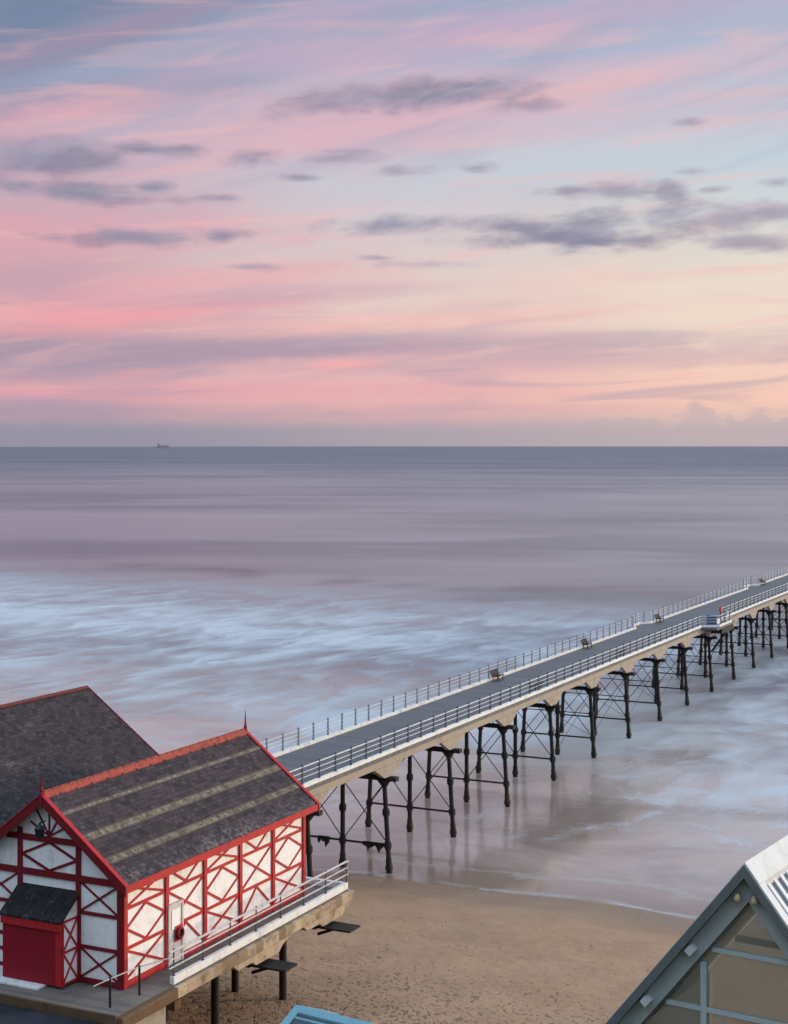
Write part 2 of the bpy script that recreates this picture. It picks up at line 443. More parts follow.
def thing(name, loc, label, cat, rz=-TH, group=None):
    o = bpy.data.objects.new(name, None); COL.objects.link(o)
    o.location = loc; o.rotation_euler = (0, 0, rz); o.empty_display_size = 0.5
    return tag(o, label, cat, group)


def copy_tree(o, parent=None):
    c = o.copy(); COL.objects.link(c); c.parent = parent
    for ch in list(o.children): copy_tree(ch, c)
    return c


# ------------------------------------------------------------------ camera
cam = bpy.data.cameras.new('camera'); co = bpy.data.objects.new('camera', cam); COL.objects.link(co)
co.location = (0, 0, CAMZ); co.rotation_euler = (R(90), 0, 0)
cam.sensor_fit = 'HORIZONTAL'; cam.sensor_width = 36; cam.lens = 1550 / 788 * 36
cam.shift_y = -66.0 / 788; cam.clip_end = 200000; cam.clip_start = 0.5
S.camera = co

# ------------------------------------------------------------------ world
SUN_AZ, SUN_EL = R(74), R(9)          # azimuth to the right of the view (+Y), elevation
w = bpy.data.worlds.new('World'); S.world = w; w.use_nodes = True
wt = w.node_tree
for n in list(wt.nodes): wt.nodes.remove(n)
nt = NT(wt)
tc = nt.n('ShaderNodeTexCoord').outputs['Generated']
dx, dy, dz = nt.sep(tc)
az = dx._op('ARCTAN2', dy); el = dz._op('ARCSINE')


def sk(px, py):
    """picture position -> azimuth, elevation of that bit of sky"""
    u = (px - 394) / 1550; v = (446 - py) / 1550
    return math.atan(u), math.atan(v / math.sqrt(1 + u * u))


def el_of(py): return (446 - py) / 1550
EM = 0.70
ys = [446, 425, 400, 375, 350, 320, 290, 260, 220, 180, 130, 80, 40, 0]
left = [(150, 147, 166), (166, 152, 168), (212, 158, 170), (190, 154, 170), (168, 148, 168), (222, 160, 170), (214, 164, 176),
        (206, 166, 176), (204, 170, 184), (192, 168, 186), (176, 164, 186), (154, 154, 180), (130, 140, 168), (114, 134, 162)]
mid = [(166, 158, 172), (192, 166, 174), (232, 178, 178), (234, 182, 182), (214, 176, 184), (228, 190, 190), (230, 206, 200),
       (222, 208, 206), (214, 206, 210), (206, 200, 210), (206, 188, 204), (186, 180, 202), (168, 174, 200), (152, 166, 194)]
right = [(188, 174, 176), (222, 192, 182), (252, 206, 184), (252, 214, 192), (246, 216, 200), (242, 220, 204), (236, 222, 208),
         (226, 222, 212), (212, 220, 220), (198, 212, 222), (200, 204, 218), (188, 194, 212), (174, 186, 210), (166, 182, 210)]


def ring(cols):
    st = [(el_of(y) / EM, lin(*c)) for y, c in zip(ys, cols)]
    st.append((0.56, lin(168, 184, 204))); st.append((0.75, lin(166, 184, 204))); st.append((1.0, lin(160, 182, 206)))
    return nt.ramp((el.mx(0.0) / EM).clamp(), st, 'EASE' if False else 'LINEAR')


wobv = nt.n2(az * 3.0, el * 14.0, 0.0, 4)
wob2 = nt.n2(az * 7.0, el * 40.0 - az * 4.0, 1.0, 5, 0.6)
def gradient(u):
    g = nt.mix(u.ss(-1.0, 0.05), ring(left), ring(mid))
    return nt.mix(u.ss(0.0, 1.0), g, ring(right))
base_sky = gradient(az / 0.25)
el0 = el
el = el + (wobv - 0.5) * 0.026 * el.ss(0.0, 0.05) + (wob2 - 0.5) * 0.018 * el.ss(0.0, 0.06)
u = az / 0.25 + (wobv - 0.5) * 0.5
sky = gradient(u)
el = el0
sn = nt.n2(az * 15.0, el * 62.0 - az * 4.0, 2.0, 5, 0.58, 0.4)
sn2 = nt.n2(az * 40.0, el * 95.0 - az * 6.0, 6.0, 4, 0.5, 0.2)
broad_n = (sn - 0.5) * 2.0 + (sn2 - 0.5) * 0.8
fine_n = (sn - 0.5) * 1.5 + (sn2 - 0.5) * 1.5
def rad(px, py, hw, hh, tilt):
    a0, e0 = sk(px, py)
    A = 1550.0 / hw; B = 1550.0 / hh
    da = az._op('MULTIPLY_ADD', A, -a0 * A)
    de = az._op('MULTIPLY_ADD', -tilt * B, (a0 * tilt - e0) * B)
    de = el._op('MULTIPLY_ADD', B, de)
    return (da * da)._op('ADD', de * de).sqrt()
def patch(px, py, hw, hh, tilt, rgb, amt):
    global sky
    r = rad(px, py, hw, hh, tilt) + broad_n
    sky = nt.mix(r.ss(1.9, 0.1) * amt, sky, lin(*rgb))
# broad tints of high cloud
for q in [(30, 20, 190, 70, .3, (106, 128, 160), 0.75), (110, 30, 130, 14, 0.30, (172, 146, 172), 0.6), (230, 40, 190, 14, .25, (158, 172, 200), .6),
          (40, 122, 110, 16, 0.22, (222, 164, 178), 0.75), (150, 130, 120, 12, .1, (166, 176, 198), .6), (320, 18, 120, 14, .2, (206, 168, 194), .6),
          (520, 28, 260, 18, 0.12, (206, 172, 198), 0.65), (210, 88, 60, 10, 0.15, (146, 150, 178), 0.6),
          (350, 125, 300, 28, 0.10, (228, 182, 194), 0.65), (560, 75, 320, 13, 0.06, (226, 190, 202), 0.5),
          (720, 130, 160, 16, 0.1, (214, 196, 208), 0.45), (640, 160, 260, 18, 0.05, (196, 212, 222), 0.7),
          (640, 40, 140, 14, .1, (168, 182, 208), .6), (60, 232, 200, 22, 0.05, (230, 166, 178), 0.65),
          (200, 280, 160, 12, .1, (238, 170, 176), .55), (30, 285, 60, 16, .1, (192, 158, 178), .6), (70, 318, 180, 12, 0.10, (244, 162, 168), 0.9),
          (240, 300, 120, 6, .05, (196, 160, 176), .6), (420, 322, 240, 8, 0.06, (246, 186, 180), 0.65), (640, 276, 100, 5, 0.03, (242, 194, 190), 0.55),
          (330, 290, 140, 6, .03, (200, 174, 188), .6), (240, 350, 420, 12, 0.02, (170, 148, 168), 0.8),
          (560, 360, 280, 8, 0.03, (206, 170, 180), 0.7), (170, 390, 280, 8, 0.0, (236, 166, 174), 0.7),
          (90, 366, 140, 6, 0.0, (166, 148, 170), 0.6), (340, 364, 26, 4, 0.02, (252, 162, 164), 0.8), (140, 374, 30, 4, 0.02, (244, 162, 168), 0.6),
          (60, 410, 170, 7, 0.0, (166, 150, 168), 0.7), (400, 408, 200, 5, 0, (216, 170, 176), .5), (690, 300, 230, 34, 0.03, (244, 224, 206), 0.6), (740, 362, 120, 4, .02, (230, 186, 182), .55)]:
    patch(*q)
# wind-drawn streak layers, fanning slightly upwards to the right
for k, (kx, ky, tilt, seed, lo, hi, amt, colr, e0, e1) in enumerate([
        (4.0, 30, 0.20, 1.0, 0.48, 0.75, 0.26, (232, 174, 184), 0.02, 0.06),
        (9.0, 85, 0.10, 5.0, 0.48, 0.75, 0.34, (248, 190, 186), 0.015, 0.05),
        (4.5, 30, 0.28, 9.0, 0.46, 0.74, 0.50, (154, 164, 192), 0.05, 0.12),
        (7.0, 85, 0.04, 13.0, 0.48, 0.74, 0.40, (172, 154, 176), 0.01, 0.03)]):
    nz = nt.n2(az * kx, el * ky - az * (tilt * ky), seed, 4, 0.52, 0.5)
    mk = nz.ss(lo, hi) * amt * el.ss(e0, e1)
    if k == 0: mk = mk * (1.1 - u.ss(-0.6, 1.0) * 0.8)
    if k == 2: mk = mk * el.ss(0.10, 0.24)
    if k == 3: mk = mk * el.ss(0.11, 0.05) * 1.2
    sky = nt.mix(mk.clamp(), sky, lin(*colr))
sky = nt.mix(0.07, sky, lin(198, 190, 198))
# grey-violet cloudlets: (x, y, half width, half height, tilt, amount)
DARK = [(400, 95, 98, 12, .05, .95), (470, 86, 40, 6, .06, .8), (45, 157, 66, 14, .03, 1), (85, 193, 56, 9, -.05, .95), (15, 185, 32, 7, 0, .7), (140, 237, 62, 7, .02, .95),
        (252, 160, 26, 8, .05, .85), (155, 188, 22, 6, .1, .75), (223, 236, 22, 6, .05, .85), (520, 226, 60, 9, -.02, .85),
        (398, 225, 54, 8, .02, .9), (585, 230, 52, 15, .03, .95), (668, 214, 25, 15, .15, .9), (150, 150, 48, 8, -.02, .7)]
PALE = [(530, 106, 36, 7, .05, .8), (345, 160, 46, 7, .0, .65), (396, 171, 30, 6, .0, .8), (300, 177, 22, 4, 0, .5), (478, 168, 20, 5, .05, .6), (250, 267, 36, 4, 0, .55),
        (570, 240, 95, 8, 0, .8), (722, 218, 40, 14, .05, .95), (772, 211, 44, 10, .1, .9), (745, 243, 38, 8, -.06, .9), (620, 188, 40, 8, .06, .8), (670, 187, 15, 7, .0, .85),
        (575, 190, 34, 5, .0, .6), (692, 172, 18, 5, 0, .7), (778, 182, 18, 5, .05, .7), (690, 122, 22, 6, .0, .45), (430, 264, 66, 5, .0, .55), (370, 258, 32, 4, 0, .45),
        (715, 190, 22, 4, 0, .5), (215, 198, 26, 4, 0, .55), (345, 151, 30, 4, .0, .5), (640, 240, 30, 9, 0, .7)]
for lst, colr, amt in ((PALE, (156, 146, 166), 0.80), (DARK, (132, 132, 156), 0.82)):
    acc = None
    for (x_, y_, a_, b_, t_, m_) in lst:
        r = rad(x_, y_, a_ * 1.05, b_ * 1.05, t_) + (1.0 - m_) * 1.1
        acc = r if acc is None else acc.mn(r)
    mk = (acc + fine_n).ss(1.75, 0.2) * amt
    body = nt.mix(sn.ss(0.35, 0.7), lin(*colr), lin(*[c + 16 for c in colr]))
    sky = nt.mix(mk, sky, body)
# bank of haze on the horizon, with small heads to the right
cum = nt.n2(az * 60.0, el * 90.0, 1.0, 5, 0.6)
bank_h = 0.0125 + 0.004 * (nt.n2(az * 9.0, el * 2.0, 3.0, 3) - 0.5)
mk = ((el - bank_h) + (cum - 0.5) * 0.008).ss(0.006, -0.004)
bank_c = nt.mix(u.ss(-0.9, 0.9), lin(150, 147, 166), lin(190, 176, 180))
sky = nt.mix(mk * 0.85, sky, bank_c)
acc = None
for (px, py, hw, hh) in [(640, 422, 50, 5), (700, 422, 34, 13), (697, 412, 13, 8), (760, 420, 14, 11), (790, 427, 30, 8), (720, 433, 110, 8)]:
    r = rad(px, py, hw, hh, 0.0); acc = r if acc is None else acc.mn(r)
sky = nt.mix((acc + (cum - 0.5) * 2.4).ss(1.1, 0.5) * 0.6, sky, lin(194, 176, 180))
# sky behind the viewer and overhead, raised above the part seen to light front walls
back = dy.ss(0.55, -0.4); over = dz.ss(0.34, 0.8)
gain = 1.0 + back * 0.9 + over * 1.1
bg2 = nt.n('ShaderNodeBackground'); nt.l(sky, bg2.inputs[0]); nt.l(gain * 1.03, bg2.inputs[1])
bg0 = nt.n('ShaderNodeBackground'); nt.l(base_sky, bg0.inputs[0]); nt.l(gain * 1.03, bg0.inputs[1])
# the worked-out clouds lie over the sea; the rest of the dome is the plain twilight gradient
sector = az.abs().ss(0.80, 0.50) * el.ss(0.58, 0.40)
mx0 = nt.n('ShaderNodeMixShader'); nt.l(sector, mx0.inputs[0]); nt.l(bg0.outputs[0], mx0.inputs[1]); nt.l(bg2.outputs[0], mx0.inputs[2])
ns = nt.n('ShaderNodeTexSky'); ns.sky_type = 'NISHITA'; ns.sun_disc = False
ns.sun_elevation = SUN_EL; ns.sun_rotation = SUN_AZ
ns.air_density = 1.0; ns.dust_density = 1.5
bg1 = nt.n('ShaderNodeBackground'); nt.l(ns.outputs[0], bg1.inputs[0]); bg1.inputs[1].default_value = 0.05
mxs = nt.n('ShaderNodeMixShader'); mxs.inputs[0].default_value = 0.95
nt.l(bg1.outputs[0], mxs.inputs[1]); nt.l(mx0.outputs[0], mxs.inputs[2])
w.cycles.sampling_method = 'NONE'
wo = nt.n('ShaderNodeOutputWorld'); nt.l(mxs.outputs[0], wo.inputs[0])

sl = bpy.data.lights.new('sun', 'SUN'); so = bpy.data.objects.new('sun', sl); COL.objects.link(so)
sl.energy = 2.8; sl.angle = R(9); sl.color = (1.0, 0.80, 0.56)
sd = Vector((math.sin(SUN_AZ) * math.cos(SUN_EL), math.cos(SUN_AZ) * math.cos(SUN_EL), math.sin(SUN_EL)))
so.rotation_euler = sd.to_track_quat('Z', 'Y').to_euler(); so.location = (60, 20, 60)

S.view_settings.view_transform = 'Standard'; S.view_settings.look = 'None'
S.view_settings.exposure = 0.0; S.view_settings.gamma = 1.0; S.view_settings.use_curve_mapping = False

# ------------------------------------------------------------------ setting
def shore(c):
    t = max(-30.0, min(40.0, c + 35))
    return 88.9 + t * 0.085 + 0.9 * math.sin(c * 0.13 + 0.6) + 0.45 * math.sin(c * 0.37)


def grid(name, cs, ss_, zf, mat, attr=None, af=None, smooth=True):
    me = bpy.data.meshes.new(name)
    vs = [P(c, s, zf(c, s)) for s in ss_ for c in cs]; k = len(cs)
    fs = [(j * k + i, j * k + i + 1, (j + 1) * k + i + 1, (j + 1) * k + i) for j in range(len(ss_) - 1) for i in range(k - 1)]
    me.from_pydata([tuple(v) for v in vs], [], fs)
    if attr:
        at = me.attributes.new(attr, 'FLOAT', 'POINT')
        at.data.foreach_set('value', [af(c, s) for s in ss_ for c in cs])
    me.update()
    for p in me.polygons: p.use_smooth = smooth
    me.materials.append(M[mat]); o = bpy.data.objects.new(name, me); COL.objects.link(o); o['kind'] = 'structure'
    return o


def sym(n0, step, far, ratio):
    a = [i * step for i in range(n0)]
    while a[-1] < far: a.append(a[-1] + (a[-1] - a[-2]) * ratio)
    return a


cc = sym(80, 1.0, 90000, 1.25)
cs = [-40 - v for v in cc[:0:-1]] + [-40 + v for v in cc]
sv = [80 + v for v in sym(70, 0.8, 90000, 1.22)]
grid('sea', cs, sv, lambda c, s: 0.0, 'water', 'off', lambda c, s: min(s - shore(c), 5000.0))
cb = [-400, -250, -160] + [-120 + i * 1.0 for i in range(200)] + [110, 160, 250, 400]


def beach_z(c, s):
    u_ = shore(c) - s
    z = u_ * 0.1 if u_ > 0 else u_ * 0.06
    return z + 0.05 * math.sin(c * 0.7 + s * 0.3) * math.sin(s * 0.5 - c * 0.2) * max(0, min(1, u_ / 6))


grid('beach', cb, [42 + i * 0.8 for i in range(90)] + [116, 125, 140], beach_z, 'sand', 'up', lambda c, s: shore(c) - s)
PROM = 7.42
grid('promenade', [-400 + i * 10 for i in range(81)], [33.5 + i * 1.0 for i in range(10)], lambda c, s: PROM, 'asphalt')


def hill_z(c, s):
    t = (34 - s) / 34
    z = PROM + t * 18.2 if t < 1 else PROM + 18.2 + min(t - 1, 0.3) * 1.0
    if t <= 0: return PROM - 0.05
    return z + 0.35 * math.sin(c * 0.21 + s * 0.3) * min(1, t * 4) * math.cos(s * 0.17 - c * 0.05) * (1 if s > 8 else 0.4)


grid('hillside', [-400 + i * 5 for i in range(161)], [-300, -120, -60, -30] + [-15 + i * 2.0 for i in range(25)] + [34], hill_z, 'grass')

sw_ = thing('sea_wall', P(0, 42.8, 0), 'long concrete sea wall along the top of the sand', 'wall')
MB().prism([(0.3, 1.0), (0.9, 1.0), (0.45, 7.2), (-0.1, 7.2)], 'x', -31.4, 300).prism([(0.3, 1.0), (0.9, 1.0), (0.45, 7.2), (-0.1, 7.2)], 'x', -400, -56).build('wall', 'concrete', sw_)
MB().box(-31.4, 300, -0.35, 0.6, 7.204, 7.55).box(-400, -56, -0.35, 0.6, 7.204, 7.55).build('coping', 'concrete', sw_, bevel=0.05)

# ------------------------------------------------------------------ platform at the pier head
plat = thing('pier_platform', P(-44, 53, 0), 'timber platform on black posts carrying the red and white pavilion', 'platform')
# local: x = n+44, y = d-53
def pl(n_, d_): return n_ + 44, d_ - 53
MB().box(-11, 11.45, -8.5, 9.0, 7.45, DECK).build('deck', 'platdeck', plat)
mb = MB().box(-11, 11.55, -8.62, -8.502, 7.425, 7.78); mb.build('edge_board', 'brown', plat, bevel=0.02)
MB().box(11.47, 11.66, -4.95, 9.15, 7.22, 7.66).build('fascia_beam', 'fascia', plat, bevel=0.03)
MB().box(-11, 11.46, 9.01, 9.2, 7.22, 7.66).build('end_beam', 'tan', plat, bevel=0.03)
for d_ in (54.6, 60.2):
    y = d_ - 53
    MB().prism([(y - 2.6, 7.216), (y - 2.3, 6.98), (y - 1.2, 6.98), (y - 0.9, 6.78), (y + 0.9, 6.78), (y + 1.2, 7.0), (y + 1.9, 7.216)], 'x', 11.30, 11.64).build('corbel', 'tan', plat)
for d_ in (49.2, 54.6, 60.2):
    y = d_ - 53
    ch = MB().box(-10.8, 10.9, y - 0.22, y + 0.22, 6.35, 6.71).build('crosshead', 'brown', plat)
    if d_ > 50:
        MB().box(10.9, 12.75, y - 0.5, y + 0.5, 6.52, 6.60).bar((10.9, y, 6.1), (11.9, y, 6.51), 0.12, 0.12).build('bracket', 'iron', plat)
    for n_ in (-34.9, -37.4, -41.0, -45.0, -49.0, -53.0):
        x = n_ + 44
        zb = beach_z(n_, d_) - 0.8
        MB().lathe((x, y, 0), [(0.17, zb), (0.17, 5.7), (0.20, 5.72), (0.30, 6.34)], 12).build('post', 'iron', plat, smooth=False)
# kerb of the seaward walk and masonry corner
MB().box(11.26, 11.46, -4.9, 9.0, DECK + 0.002, DECK + 0.30).box(6.0, 11.258, 8.8, 9.0, DECK + 0.002, DECK + 0.30).build('kerb', 'kerb', plat, bevel=0.02)
MB().box(-11, 11.3, -13.4, -5.2, 1.0, 7.40).build('abutment', 'concrete', plat)
MB().box(10.95, 11.75, -8.5, -5.0, 7.25, 7.69).build('corner_block', 'brown', plat, bevel=0.06)
MB().box(-3.0, 7.3, -7.62, -6.15, DECK + 0.002, DECK + 0.10).build('plinth', 'kerb', plat, bevel=0.02)

# walkway railing
MB().box(-11, 11.2, -10.6, -8.63, 7.404, 7.44).build('apron', 'asphalt', plat)
wr = thing('walkway_railing', P(-32.62, 48.1, DECK + 0.30), 'pale rails on dark posts edging the walk below the timber pavilion', 'railing')
for i in range(8):
    y = 0.1 + i * 1.97
    MB().lathe((0, y, 0), [(0.06, 0.0), (0.06, 0.04), (0.035, 0.06), (0.03, 0.95), (0.045, 0.97), (0.02, 1.03)], 8).build('post', 'post', wr)
for z in (0.34, 0.64, 0.93):
    MB().tube((0, -0.2, z), (0, 14.0, z), 0.034 if z < 0.9 else 0.05, n=8).build('rail', 'walkrail', wr)
hr = thing('handrail', P(-33.3, 45.2, DECK), 'short pale handrail on black posts at the near corner of the platform', 'handrail')
MB().tube((0, 0, 0.0), (0, 0, 1.07), 0.045, n=8).build('post', 'black', hr)
MB().tube((0.2, 1.5, 0.0), (0.2, 1.5, 1.07), 0.045, n=8).build('post', 'black', hr)
MB().tube((-0.05, -0.9, 1.02), (0.0, 0, 1.02), 0.022, n=8).tube((0, 0, 1.02), (0.2, 1.5, 1.02), 0.025, n=8).tube((0.2, 1.5, 1.02), (0.68, 2.9, 1.02), 0.025, n=8).build('rail', 'rail', hr)

# ------------------------------------------------------------------ red and white pavilion
HW, HL = 3.35, 6.8
RZ, SL = 6.91, 0.771              # ridge height, roof slope
pav = thing('timber_pavilion', P(-33.96 - HW, 46.86 + HL, DECK + 0.004),
            'red and white timber framed pavilion with a mossy banded slate roof and red shutter', 'pavilion')
def rz(x): return RZ - SL * abs(x)
wall_poly = [(-HW, 0), (HW, 0), (HW, rz(HW) - 0.2), (0, RZ - 0.2), (-HW, rz(HW) - 0.2)]
wall = MB().prism(wall_poly, 'y', -HL, HL).build('wall', 'white', pav)
EV, OV = 3.8, 0.45
cth = math.cos(math.atan(SL))
tv = 0.11 / cth
rf = MB()
rf.prism([(0.0, RZ), (EV, rz(EV)), (EV, rz(EV) - tv), (0.0, RZ - tv)], 'y', -HL - OV, HL + OV)
rf.prism([(-0.0, RZ), (0.0, RZ - tv), (-EV, rz(EV) - tv), (-EV, rz(EV))], 'y', -HL - OV, HL + OV)
roof = rf.build('roof', 'slate', pav)
rt = MB(); y = -HL - OV + 0.1; k = 0
while y < HL + OV - 0.1:
    y2 = min(y + 0.5, HL + OV - 0.02)
    for sgn in (1, -1):
        rt.prism([(0, RZ + 0.125), (sgn * 0.185, RZ - 0.09), (sgn * 0.17, RZ - 0.13), (0, RZ + 0.05)], 'y', y, y2 - 0.012)
    rt.box(-0.03, 0.03, y + 0.02, y2 - 0.09, RZ + 0.11, RZ + 0.155)
    y = y2
rt.build('ridge_tile', 'ridgetile', roof)
# timber framing, 5 bays on the long walls
def beam(mb, a, b, w_=0.13, pr=0.05, face='x', off=HW, sgn=1):
    """member in a wall plane, a and b given as (along, up)"""
    if face == 'x':
        mb.bar((sgn * (off + pr / 2), a[0], a[1]), (sgn * (off + pr / 2), b[0], b[1]), w_, pr, up=(sgn, 0, 0))
    else:
        mb.bar((a[0], -sgn * (off + pr / 2), a[1]), (b[0], -sgn * (off + pr / 2), b[1]), w_, pr, up=(0, -sgn, 0))
WT = 3.98
for sgn in (1, -1):
    ys_ = [-HL + 0.1 + i * (2 * HL - 0.2) / 5 for i in range(6)]
    for y in ys_:
        mb = MB(); beam(mb, (y, 0.0), (y, WT), 0.21, 0.09, 'x', HW, sgn); mb.build('post', 'red', pav)
    mb = MB(); beam(mb, (-HL, 0.13), (HL, 0.13), 0.24, 0.07, 'x', HW, sgn); mb.build('sill_beam', 'red', pav)
    mb = MB(); beam(mb, (-HL, WT - 0.08), (HL, WT - 0.08), 0.26, 0.065, 'x', HW, sgn); mb.build('wall_plate', 'red', pav)
    MB().box(sgn * (EV - 0.02) if sgn > 0 else -EV - 0.03, EV + 0.03 if sgn > 0 else -(EV - 0.02), -HL - OV, HL + OV, rz(EV) - 0.30, rz(EV) - 0.012).build('fascia', 'red', pav)
    lv = [0.26, 1.44, 2.92, WT - 0.2]
    for i in range(5):
        a, b_ = ys_[i] + 0.1, ys_[i + 1] - 0.1; mid_ = (a + b_) / 2
        mb = MB()
        for z in lv[1:3]: beam(mb, (a, z), (b_, z), 0.12, 0.046, 'x', HW, sgn)
        e_ = 0.001 * (i + 1)
        for r_ in range(3):
            z0, z1 = lv[r_] + 0.06, lv[r_ + 1] - 0.06; zm = (z0 + z1) / 2
            odd = (i + r_) % 2 == 0
            if odd:
                beam(mb, (a, z0), (b_, z1), 0.09, 0.040, 'x', HW, sgn); beam(mb, (a, z1), (b_, z0), 0.09, 0.034, 'x', HW, sgn)
            else:
                lowhalf = r_ == 2 or r_ == 1
                uphalf = r_ == 0 or r_ == 1
                if lowhalf:
                    zt = z1 if r_ == 2 else zm
                    beam(mb, (a, zt), (mid_, z0), 0.09, 0.040, 'x', HW, sgn); beam(mb, (mid_, z0), (b_, zt), 0.09, 0.034, 'x', HW, sgn)
                if uphalf:
                    zt = z0 if r_ == 0 else zm
                    beam(mb, (a, zt), (mid_, z1), 0.09, 0.043, 'x', HW, sgn); beam(mb, (mid_, z1), (b_, zt), 0.09, 0.037, 'x', HW, sgn)
        mb.build('brace', 'red', pav)
# gable ends
for sgn in (1, -1):
    for x in (-HW + 0.1, -1.37, 1.37, HW - 0.1):
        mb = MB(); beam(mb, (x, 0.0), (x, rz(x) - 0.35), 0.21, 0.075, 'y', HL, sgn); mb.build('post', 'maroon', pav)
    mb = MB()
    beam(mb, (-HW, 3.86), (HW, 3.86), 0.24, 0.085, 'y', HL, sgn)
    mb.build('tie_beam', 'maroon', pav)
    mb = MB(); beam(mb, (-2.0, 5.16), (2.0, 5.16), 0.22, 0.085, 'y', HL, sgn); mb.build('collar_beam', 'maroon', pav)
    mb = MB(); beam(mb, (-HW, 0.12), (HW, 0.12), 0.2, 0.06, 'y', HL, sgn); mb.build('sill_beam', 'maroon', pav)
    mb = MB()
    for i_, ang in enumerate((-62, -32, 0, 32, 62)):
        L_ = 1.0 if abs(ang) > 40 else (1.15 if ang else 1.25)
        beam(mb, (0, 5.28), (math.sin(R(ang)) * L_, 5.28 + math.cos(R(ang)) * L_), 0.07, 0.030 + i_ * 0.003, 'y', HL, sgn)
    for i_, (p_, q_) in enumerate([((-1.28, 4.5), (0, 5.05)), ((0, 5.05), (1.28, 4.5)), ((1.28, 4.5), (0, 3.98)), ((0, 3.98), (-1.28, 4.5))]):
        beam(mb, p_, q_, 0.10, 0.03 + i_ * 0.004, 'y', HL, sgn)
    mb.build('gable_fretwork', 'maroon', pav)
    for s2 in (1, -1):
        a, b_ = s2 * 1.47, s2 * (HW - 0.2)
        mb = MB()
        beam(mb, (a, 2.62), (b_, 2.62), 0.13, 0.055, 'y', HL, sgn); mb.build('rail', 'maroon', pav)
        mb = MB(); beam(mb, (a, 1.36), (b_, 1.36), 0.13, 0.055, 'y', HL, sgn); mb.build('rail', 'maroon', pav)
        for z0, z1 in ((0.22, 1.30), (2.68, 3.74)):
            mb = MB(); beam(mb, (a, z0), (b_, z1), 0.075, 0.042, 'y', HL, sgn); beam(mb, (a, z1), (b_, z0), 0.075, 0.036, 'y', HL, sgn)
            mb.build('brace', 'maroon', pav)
    yb = -sgn * (HL + OV)
    for s2 in (1, -1):
        x1 = s2 * (EV + 0.06)
        mb = MB().prism([(0, RZ + 0.03), (x1, rz(EV + 0.06) + 0.03), (x1, rz(EV + 0.06) - 0.36), (0, RZ - 0.36)], 'y', yb, yb - sgn * 0.07)
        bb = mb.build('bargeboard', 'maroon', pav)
        mb = MB().prism([(0, RZ + 0.075), (x1, rz(EV + 0.06) + 0.075), (x1, rz(EV + 0.06) + 0.033), (0, RZ + 0.033)], 'y', yb + sgn * 0.10, yb - sgn * 0.10)
        mb.build('verge_trim', 'red', pav)
    MB().lathe((0, yb - sgn * 0.03, RZ), [(0.09, -0.4), (0.10, 0.05), (0.06, 0.12), (0.085, 0.2), (0.045, 0.3), (0.03, 0.6), (0.008, 1.0)], 8).build('finial', 'maroon', pav)
# gable lantern
lt = MB().tube((0.12, -HL - OV + 0.05, 5.95), (0.12, -HL - OV - 0.28, 5.95), 0.03, n=6).lathe((0.12, -HL - OV - 0.28, 5.35), [(0.07, 0.0), (0.15, 0.08), (0.19, 0.36), (0.21, 0.40), (0.07, 0.52), (0.03, 0.60)], 8)
lt.build('lantern', 'black', pav)
# kiosk with closed shutter
KY0, KY1 = -HL - 1.0, -HL
kb = MB().prism([(KY0, 0.09), (KY1 + 0.001, 0.09), (KY1 + 0.001, 3.22), (KY0, 2.55)], 'x', -1.34, 1.34).build('kiosk', 'white', pav)
MB().prism([(KY0 - 0.16, 2.52), (KY1 + 0.0, 3.38), (KY1 + 0.0, 3.30), (KY0 - 0.16, 2.44)], 'x', -1.45, 1.45).build('kiosk_roof', 'slate3', kb)
MB().box(-1.36, 1.12, KY0 - 0.05, KY0 - 0.002, 0.11, 2.2).build('shutter', 'crimson', kb)
MB().box(-1.40, 1.40, KY0 - 0.14, KY0 - 0.052, 2.14, 2.43).build('header', 'red', kb, bevel=0.01)
MB().box(1.12, 1.37, KY0 - 0.07, KY0 - 0.003, 0.11, 2.138).build('jamb', 'red', kb)
for s2 in (1, -1):
    mb = MB()
    xx = s2 * 1.34
    def kbm(a, b_, pr): mb.bar((xx + s2 * pr / 2, a[0], a[1]), (xx + s2 * pr / 2, b_[0], b_[1]), 0.08, pr, up=(s2, 0, 0))
    kbm((KY0 + .05, 0.1), (KY0 + .05, 2.45), .05); kbm((KY1 - .05, 0.1), (KY1 - .05, 3.1), .05)
    kbm((KY0 + .09, 1.32), (KY1 - .09, 1.32), .045); kbm((KY0 + .09, 2.45), (KY1 - .09, 2.45), .045); kbm((KY0 + .09, 0.15), (KY1 - .09, 0.15), .045)
    for z0, z1 in ((.19, 1.28), (1.36, 2.41)):
        kbm((KY0 + .09, z0), (KY1 - .09, z1), .035); kbm((KY0 + .09, z1), (KY1 - .09, z0), .030)
    mb.build('side_brace', 'red', kb)
# grey door in the second bay
dr = MB().box(HW + 0.055, HW + 0.10, -3.92, -3.10, 0.02, 2.25).build('door', 'doorgrey', pav)
MB().box(HW + 0.05, HW + 0.14, -4.02, -3.925, 0.02, 2.34).box(HW + 0.05, HW + 0.14, -3.095, -3.0, 0.02, 2.34).box(HW + 0.05, HW + 0.14, -3.922, -3.098, 2.255, 2.34).build('door_frame', 'doorgrey', dr)
MB().box(HW + 0.102, HW + 0.13, -3.78, -3.24, 1.35, 2.1).build('pane', 'white', dr)
MB().tube((HW + 0.10, -3.2, 1.05), (HW + 0.17, -3.2, 1.05), 0.02, n=6).tube((HW + 0.165, -3.2, 1.05), (HW + 0.165, -3.34, 1.05), 0.018, n=6).build('handle', 'black', dr)
lb = thing('lifebuoy', P(-33.96 + 0.22, 46.86 + 3.45, DECK + 1.15), 'red lifebuoy ring hung beside the grey door of the pavilion', 'lifebuoy')
me = bmesh.new()
tor = []
